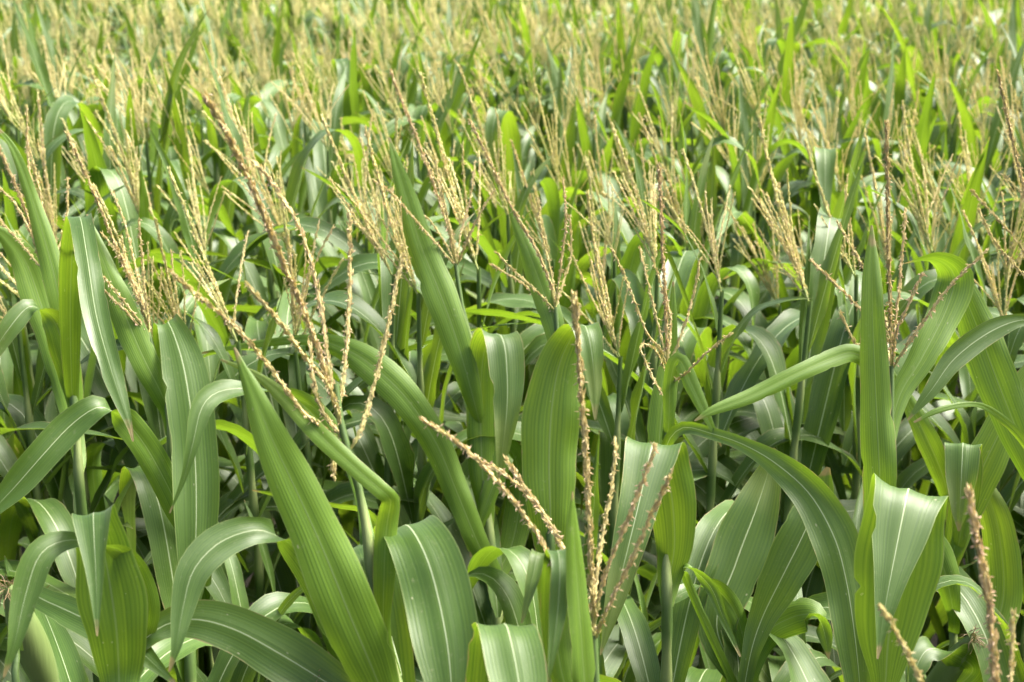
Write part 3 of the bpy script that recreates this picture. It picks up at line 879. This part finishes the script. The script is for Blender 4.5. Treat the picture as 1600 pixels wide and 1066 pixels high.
# right edge: pale leaf reaching in from outside the frame
hero(2.3, [(1650, 470), (1648, 560), (1640, 800), (1638, 1000)], 'corn plant at the right edge sending one long pale leaf slanting down into the field',
     leaves=[
         {'p': [(1646, 560, 16, .0), (1632, 515, 20, -.01), (1600, 500, 20, -.02), (1548, 518, 34, -.03), (1492, 560, 36, -.04), (1455, 610, 22, -.05), (1418, 657, 2, -.05)], 'keel': .3, 'up': 1},
         {'p': [(1642, 760, 14, .0), (1600, 690, 14, -.02), (1560, 650, 12, -.03), (1524, 632, 8, -.04), (1470, 640, 10, -.05), (1428, 660, 3, -.05)], 'keel': .3},
         {'p': [(1642, 800, 24, .03), (1600, 700, 54, .04), (1560, 600, 62, .05), (1530, 520, 60, .06), (1500, 450, 44, .06), (1470, 405, 16, .05)], 'keel': .25},
     ],
     spike=[(1650, 475), (1635, 420), (1612, 340), (1585, 230), (1560, 115)],
     branches=[[(1650, 472), (1620, 420), (1575, 360), (1520, 300)], [(1650, 470), (1640, 400), (1620, 330), (1570, 275)], [(1650, 470), (1655, 380), (1660, 300)],
               [(1650, 480), (1610, 440, -.02), (1560, 385, -.03), (1530, 330, -.04)]],
     seed=14, drop=.62, fill=8, spike_thick=.0045, br_thick=.0030)

# far left: yellow-lit leaf and the swaying pale leaf hanging close by
hero(2.6, [(66, 415), (88, 500), (108, 570), (120, 680), (128, 800)],
     'corn plant by the left edge with a yellow upright leaf and pale blurred hanging leaf',
     leaves=[
         {'p': [(110, 585, 18, .0), (102, 530, 24, -.01), (90, 455, 34, -.02), (74, 390, 34, -.02), (50, 310, 22, -.02), (22, 235, 12, -.02), (-8, 195, 3, -.02)], 'keel': .3},
         {'p': [(116, 620, 30, .0), (102, 555, 42, -.02), (86, 505, 38, -.04, 10), (64, 484, 32, -.05, 80), (44, 480, 32, -.06, 160), (18, 508, 34, -.08, 180), (-12, 552, 24, -.09, 180), (-40, 600, 3, -.1, 180)], 'keel': .25},
         {'p': [(112, 600, 24, -.02), (110, 480, 34, -.10), (114, 380, 38, -.18), (124, 338, 36, -.24), (136, 400, 36, -.32), (150, 490, 40, -.38), (170, 565, 36, -.42), (188, 622, 24, -.44), (202, 664, 10, -.45), (208, 690, 3, -.45)], 'keel': .2},
         {'p': [(122, 700, 24, .02), (90, 560, 44, .05), (62, 470, 52, .07), (40, 410, 46, .07), (10, 370, 26, .06), (-20, 350, 3, .05)], 'keel': .25},
     ],
     spike=[(67, 420), (58, 385), (40, 330), (18, 275), (-6, 222)],
     branches=[[(67, 418), (50, 370, -.02), (25, 320, -.03), (-5, 290, -.04)], [(67, 415), (70, 360, .02), (62, 300, .03), (48, 240, .03)], [(67, 415), (62, 340, -.01), (45, 260, -.01), (42, 170, -.01)],
               [(67, 422), (45, 395, .02), (15, 360, .03), (-15, 330, .03)], [(68, 420), (90, 390, .02), (104, 340, .03), (106, 280, .03)]],
     seed=15, drop=.66, fill=8, spike_thick=.0045, br_thick=.0030)

def add_ear(root, base, x, y, Z, tilt):
    """a cob in its husk with a tuft of silk, at the pixel where the photo shows the silk"""
    tip = at(x, y, Z) - base
    ax = nrm(np.array(tilt, float))
    s = np.linspace(0, 1, 12)
    P = tip[None] - ax[None] * (1 - s)[:, None] * .19
    r = .021 * np.sin(np.clip(s * .86 + .12, 0, 1) * math.pi) ** .7 + .002
    v, f, _, t = tube(P, r, 10, .15)
    ear = link('ear', mesh_of('corn ear', v, f, None, t, M_STALK), root)
    g = Geo()
    rng = np.random.default_rng(int(x))
    for _ in range(40):
        d = nrm(ax + rng.normal(size=3) * .45)
        q = [tip - ax * .012]
        for k in range(6):
            d = nrm(d + np.array([0, 0, -.22]) + rng.normal(size=3) * .28)
            q.append(q[-1] + d * .005)
        g.add(*tube(np.array(q), .00055, 3))
    link('silk', mesh_of('corn silk', *g.arrays(), M_SILK), ear)

add_ear(r14, b14, 1522, 992, 2.42, (.35, -.25, .9))
add_ear(r4, b4, 500, 1040, 1.80, (-.4, .1, .9))
add_ear(r6, b6, 12, 915, 1.86, (-.15, -.2, .95))

# ------------------------------------------------------------------ plants placed by their tassels
def z_for(y, drop):
    return drop / (sp + cp * (y - 533.0) / F)

SPOTS = []
def anchored(bx, by, tx, ty, drop, label, seed, plan=None):
    rng = np.random.default_rng(seed)
    z = z_for(by, drop)
    p = at(bx, by, z)
    q = at(tx, ty, z - rng.uniform(-.04, .04))
    d = q - p
    L = float(np.linalg.norm(d))
    base = np.array([p[0], p[1], 0.0])
    SPOTS.append(base)
    grow_plant(base, p[2], rng, label, 'tasselled corn plants behind the front ones', True, d / L, min(max(L, .2), .5), plan=plan)

G = 'corn plant behind the front ones '
anchored(247, 348, 130, 133, 0.73, 'corn plant with a long spike leaning far left over a thick sheaf of straw branches', 501)
anchored(322, 402, 290, 225, 0.75, 'corn plant with small pale near-parallel tassel branches left of the thick pinkish spike', 502)
anchored(412, 322, 345, 115, 0.69, 'corn plant whose fine tassel shows just behind the tip of the thick pinkish spike', 503)
anchored(748, 420, 665, 140, 0.69, 'corn plant with a tan flowering tassel of curling branches right behind the long sword leaf', 505)
anchored(1028, 420, 978, 205, 0.69, 'corn plant with a swaying blurred tassel just behind the straight dark brown spike', 506)
anchored(1128, 455, 1088, 240, 0.69, 'corn plant with a thin upright tassel just right of the dark brown spike', 507)
anchored(1266, 470, 1174, 212, 0.71, 'corn plant with a dense straw tassel leaning left behind the slanting narrow leaf', 508)
anchored(1338, 430, 1250, 240, 0.69, 'corn plant with an open tassel between the dense straw one and the sword leaf', 509)
anchored(1458, 392, 1400, 178, 0.69, 'corn plant with a loose left-leaning tassel just right of the sword leaf\'s spike', 510)
anchored(1574, 512, 1530, 335, 0.77, 'corn plant with a short tassel standing above the slanting pale leaf by the right edge', 511)
anchored(170, 330, 95, 190, 0.69, 'corn plant with a pale slender tassel near the left edge, beside the straw sheaf', 512)
anchored(610, 400, 560, 230, 0.73, 'corn plant with a sparse pale tassel at the left side of the long sword leaf', 513)
anchored(960, 400, 930, 250, 0.73, 'corn plant with a sparse upright tassel left of the straight dark brown spike', 514)

# ------------------------------------------------------------------ the rest of the crop in its rows
ROW, STEP = 0.72, 0.125
places = []
y0 = 2.75
row = 0
y = y0
while y < 27:
    half = 0.375 * y + 1.5
    x = -half + random.uniform(0, STEP)
    while x < half:
        px, py = x + random.gauss(0, .035), y + 0.10 * x + random.gauss(0, .05)
        p = np.array([px, py, 0.0])
        if all(np.hypot(*(p - q)[:2]) > .17 for q in SPOTS) and all(np.hypot(*(p - q)[:2]) > .22 for q in HERO):
            places.append((py, px, row))
        x += STEP * random.uniform(.8, 1.25)
    y += ROW * random.uniform(.96, 1.04)
    row += 1
# the crop also goes on to both sides of the front plants
for yy in (1.45, 2.0):
    for sgn in (-1, 1):
        for i in range(8):
            xx = sgn * (0.3636 * yy / .9 + (.80 if yy < 1.8 else .45) + i * STEP + random.uniform(-.03, .03))
            p = np.array([xx, yy + random.gauss(0, .05), 0.0])
            if all(np.hypot(*(p - q)[:2]) > .2 for q in HERO):
                places.append((p[1], p[0], 99))

# low plants standing in the shade between the front ones
LOW = []
for yy in (1.66, 1.9, 2.14, 2.38, 2.62):
    x = -.3636 * yy / .9 - .1
    while x < .3636 * yy / .9 + .1:
        p = np.array([x + random.gauss(0, .04), yy + random.gauss(0, .07), 0.0])
        x += random.uniform(.15, .22)
        if all(np.hypot(*(p - q)[:2]) > .085 for q in HERO):
            rng = np.random.default_rng(int(7000 + p[0] * 977 + p[1] * 131))
            hl = {1.66: .62, 1.9: .78, 2.14: .92, 2.38: 1.04, 2.62: 1.16}[yy] + rng.uniform(0, .14)
            root = plant_root(p, 'short shaded corn plant without tassel, half hidden beneath the big leaves of the front plants', 'short corn plants in the shade of the front ones')
            st = link('stalk', STALK_LIB[rng.integers(len(STALK_LIB))], root)
            st.scale = (.6, .6, (hl - .05) / STALK_H)
            for i in range(7):
                kd = str(rng.choice(['arched', 'spread', 'kinked', 'upright'], p=[.4, .3, .2, .1])) if i > 1 else 'flag'
                lf = link('leaf', LEAF_LIB[kd][rng.integers(len(LEAF_LIB[kd]))], root)
                lf.location = (0, 0, hl - .04 - (.13 * i if i != 1 else .05))
                lf.rotation_euler = (rng.normal(0, .06), rng.normal(0, .07), i * math.pi + hl * 40 + rng.normal(0, .4))
                k = rng.uniform(.62, .9)
                lf.scale = (k, k, k)
            LOW.append(p)

seen, margin = [], []
for py, px, rw in places:
    ht = 1.72 + random.gauss(0, .055) + .07 * math.sin(px * 1.7 + 1.0) * math.sin(py * 1.1 + .5) + .05 * math.sin(px * .63 - py * .8)
    u, v, z = to_px((px, py, ht + .1))
    if rw != 99 and -30 < u < 1630 and v > -45:
        seen.append((z, u, v, px, py, rw, ht))
    else:
        margin.append((px, py, ht))
seen.sort()
N_OWN = 300 - len(HERO) - len(SPOTS) - len(LOW)
own, rest = seen[:N_OWN], seen[N_OWN:]
for z, u, v, px, py, rw, ht in rest:
    margin.append((px, py, ht))

# slim leaves and tassels for plants too far to show more than a few pixels each
LITE = [library_leaf(kd, RNG, n=12, cross=3) for kd in ('upright', 'upright', 'arched', 'kinked', 'spread', 'upright', 'upright', 'flag') for _ in range(4)]
TASSEL_LITE = []
for i in range(8):
    rng = np.random.default_rng(900 + i)
    g = Geo()
    for z, az, tilt, sc in branch_places(rng, 8) + [(0, 0, 0.02, 1.7)]:
        P = curved(.2 * sc, .08, rng)
        rr = .0049 * np.array([.5, 1, .7, 1, .75, .9, .3])
        v, f, _, t = tube(P, rr, 4, np.array([.2, .35, .5, .4, .6, .45, .7]))
        M = np.array(Matrix.Rotation(az, 3, 'Z') @ Matrix.Rotation(tilt, 3, 'Y'))
        g.add(v @ M.T + [0, 0, z], f, None, t)
    TASSEL_LITE.append(g.arrays())

ORD = ['second', 'third', 'fourth', 'fifth', 'sixth', 'seventh', 'eighth', 'ninth', 'tenth', 'eleventh', 'twelfth']
COUNT = ['first', 'second', 'third', 'fourth', 'fifth', 'sixth', 'seventh', 'eighth', 'ninth', 'tenth']
# things one finds at once in the photo, by which the plants behind are told apart
MARKS = [(67, 'left-edge yellow leaf'), (300, 'left sheaf of branches'), (530, 'pinkish flowering tassel'), (712, 'long central sword leaf'), (890, 'rust spike'),
         (1043, 'dark brown spike'), (1266, 'dense straw tassel'), (1393, 'tall sword leaf'), (1575, 'slanting pale leaf')]
by_row = {}
for s in own:
    by_row.setdefault(s[5], []).append(s)
NEAR_ROWS = [r for r in sorted(by_row) if by_row[r][0][0] < 4.8]
PLACE = {}
for r in NEAR_ROWS:
    sides = {}
    for s_ in by_row[r]:
        m = min(MARKS, key=lambda m: abs(m[0] - s_[1]))
        sides.setdefault((m[1], 'left' if s_[1] < m[0] else 'right'), []).append((abs(s_[1] - m[0]), s_[3], s_[4]))
    for (nm, sd), lst in sides.items():
        for i, (_, px, py) in enumerate(sorted(lst)):
            PLACE[px, py] = (COUNT[min(i, 9)], sd, nm)
for r in sorted(by_row):
    line = sorted(by_row[r], key=lambda s: s[1])
    for i, (z, u, v, px, py, rw, ht) in enumerate(line):
        rng = np.random.default_rng(int(1000 + px * 977 + py * 131 + 5000))
        k = rng.uniform(.0, 2.1)
        tip = nrm(np.array([-.24 * k + rng.normal(0, .09), rng.normal(0, .12), 1.0]))
        look = 'left-tilted' if tip[0] < -.22 else ('upright' if abs(tip[0]) < .1 else ('near-upright' if tip[0] < 0 else 'right-tilted'))
        if r in NEAR_ROWS:
            cn, sd, nm = PLACE[px, py]
            lab = f'{look} tasselled corn plant in the {ORD[r]} row, {cn} {sd} of the {nm}'
            grp = 'corn plants in the middle rows'
        elif z < 8:
            lab = 'corn plant among the softly blurred rows across the upper middle of the field'
            grp = 'blurred corn plants of the upper rows'
        else:
            lab = 'small hazy corn plant in the farthest rows along the top edge of the field'
            grp = 'hazy corn plants of the farthest rows'
        plan = leaf_plan(rng, ht, low=.30 if z < 4.5 else .6)
        grow_plant((px, py, 0), ht, rng, lab, grp, z < 3.6, tip, None, plan=plan)

def mass(name, spots, label):
    """the part of the crop nobody could count: plants behind and beside, in one mesh per material"""
    gl, gs, gt = Geo(), Geo(), Geo()
    for px, py, ht in spots:
        rng = np.random.default_rng(int(9000 + px * 977 + py * 131 + 5000))
        o = np.array([px, py, 0.0])
        v, f, _, t = STALK_GEO[rng.integers(len(STALK_GEO))]
        gs.add(v * [1, 1, ht / STALK_H] + o, f, None, t)
        far = py > 9.5
        for kd, h, a, sc, tl in leaf_plan(rng, ht, low=1.15 if far else .65):
            v, f, uv, t = LITE[rng.integers(len(LITE))] if far else LEAF_GEO[kd][rng.integers(len(LEAF_GEO[kd]))]
            M = np.array(Matrix.Rotation(a, 3, 'Z') @ Matrix.Rotation(tl, 3, 'X')) * sc
            gl.add(v @ M.T + o + [0, 0, h], f, uv, (t + rng.random()) % 1.0)
        v, f, uv, t = TASSEL_LITE[rng.integers(len(TASSEL_LITE))] if far else TASSEL_GEO[rng.integers(len(TASSEL_GEO))]
        d = nrm(np.array([-.2 * rng.uniform(-.25, 1.9), rng.normal(0, .12), 1.0]))
        M = np.array((lean_matrix(d) @ Matrix.Rotation(rng.uniform(0, 6.28), 4, 'Z')).to_3x3()) * rng.uniform(.85, 1.08)
        gt.add(v @ M.T + o + [0, 0, ht - .01], f, uv, t)
    parts = [gl.arrays(), gs.arrays(), gt.arrays()]
    V, FF, UVs, T, mi, n = [], [], [], [], [], 0
    for i, (v, f, uv, t) in enumerate(parts):
        V.append(v); FF.append(f + n); UVs.append(uv); T.append(t); mi.append(np.full(len(f), i)); n += len(v)
    me = mesh_of(name, np.concatenate(V), np.concatenate(FF), np.concatenate(UVs), np.concatenate(T), M_LEAF, use_uv=True)
    me.materials.append(M_STALK)
    me.materials.append(M_TASSEL)
    me.polygons.foreach_set('material_index', np.concatenate(mi).astype(np.int32))
    o = link(name, me)
    o['kind'] = 'stuff'
    o['label'] = label
    o['category'] = 'corn crop'
    return o

mass('corn_crop', margin, 'green corn crop running on behind and beside the counted plants')

# ------------------------------------------------------------------ ground
n = 41
gx = np.linspace(-200, 200, n)
GX, GY = np.meshgrid(gx, np.linspace(-60, 400, n))
idx = np.arange(n * n).reshape(n, n)
gf = np.stack([idx[:-1, :-1], idx[:-1, 1:], idx[1:, 1:], idx[1:, :-1]], -1).reshape(-1, 4)
gv = np.stack([GX.ravel(), GY.ravel(), np.zeros(n * n)], 1)
go = link('ground', mesh_of('ground', gv, gf, np.zeros((n * n, 2)), np.zeros(n * n), M_SOIL))
go['kind'] = 'structure'
go['label'] = 'brown soil of the corn field'

# ------------------------------------------------------------------ light
SUN_EL, SUN_AZ = math.radians(54), math.radians(76)        # high, to the right and slightly ahead, through thin cloud
w = bpy.data.worlds.new('World')
scn.world = w
w.use_nodes = True
nt = w.node_tree
nt.nodes.clear()
sky = nt.nodes.new('ShaderNodeTexSky')
sky.sky_type = 'NISHITA'
sky.sun_disc = False
sky.sun_elevation = SUN_EL
sky.sun_rotation = SUN_AZ
sky.air_density = 1.0
sky.dust_density = 8.0
sky.ozone_density = 1.0
bg = nt.nodes.new('ShaderNodeBackground')
bg.inputs[1].default_value = 0.12
wo = nt.nodes.new('ShaderNodeOutputWorld')
nt.links.new(sky.outputs[0], bg.inputs[0])
nt.links.new(bg.outputs[0], wo.inputs[0])

sun = bpy.data.lights.new('sun', 'SUN')
sun.energy = 3.5
sun.angle = math.radians(24)
sun.color = (1.0, 0.97, 0.92)
so = bpy.data.objects.new('sun', sun)
d = Vector((math.sin(SUN_AZ) * math.cos(SUN_EL), math.cos(SUN_AZ) * math.cos(SUN_EL), math.sin(SUN_EL)))
so.rotation_euler = d.to_track_quat('Z', 'Y').to_euler()
so.location = (0, 0, 30)
COL.objects.link(so)

scn.view_settings.view_transform = 'Standard'
scn.view_settings.look = 'None'
scn.view_settings.exposure = 2.14
scn.view_settings.gamma = 1.0
scn.cycles.max_bounces = 6
scn.cycles.diffuse_bounces = 4
scn.cycles.transmission_bounces = 4
scn.cycles.use_denoising = True
print('plants', len(HERO), len(SPOTS), len(own), 'rest', len(rest), 'margin', len(margin), 'near rows', NEAR_ROWS)
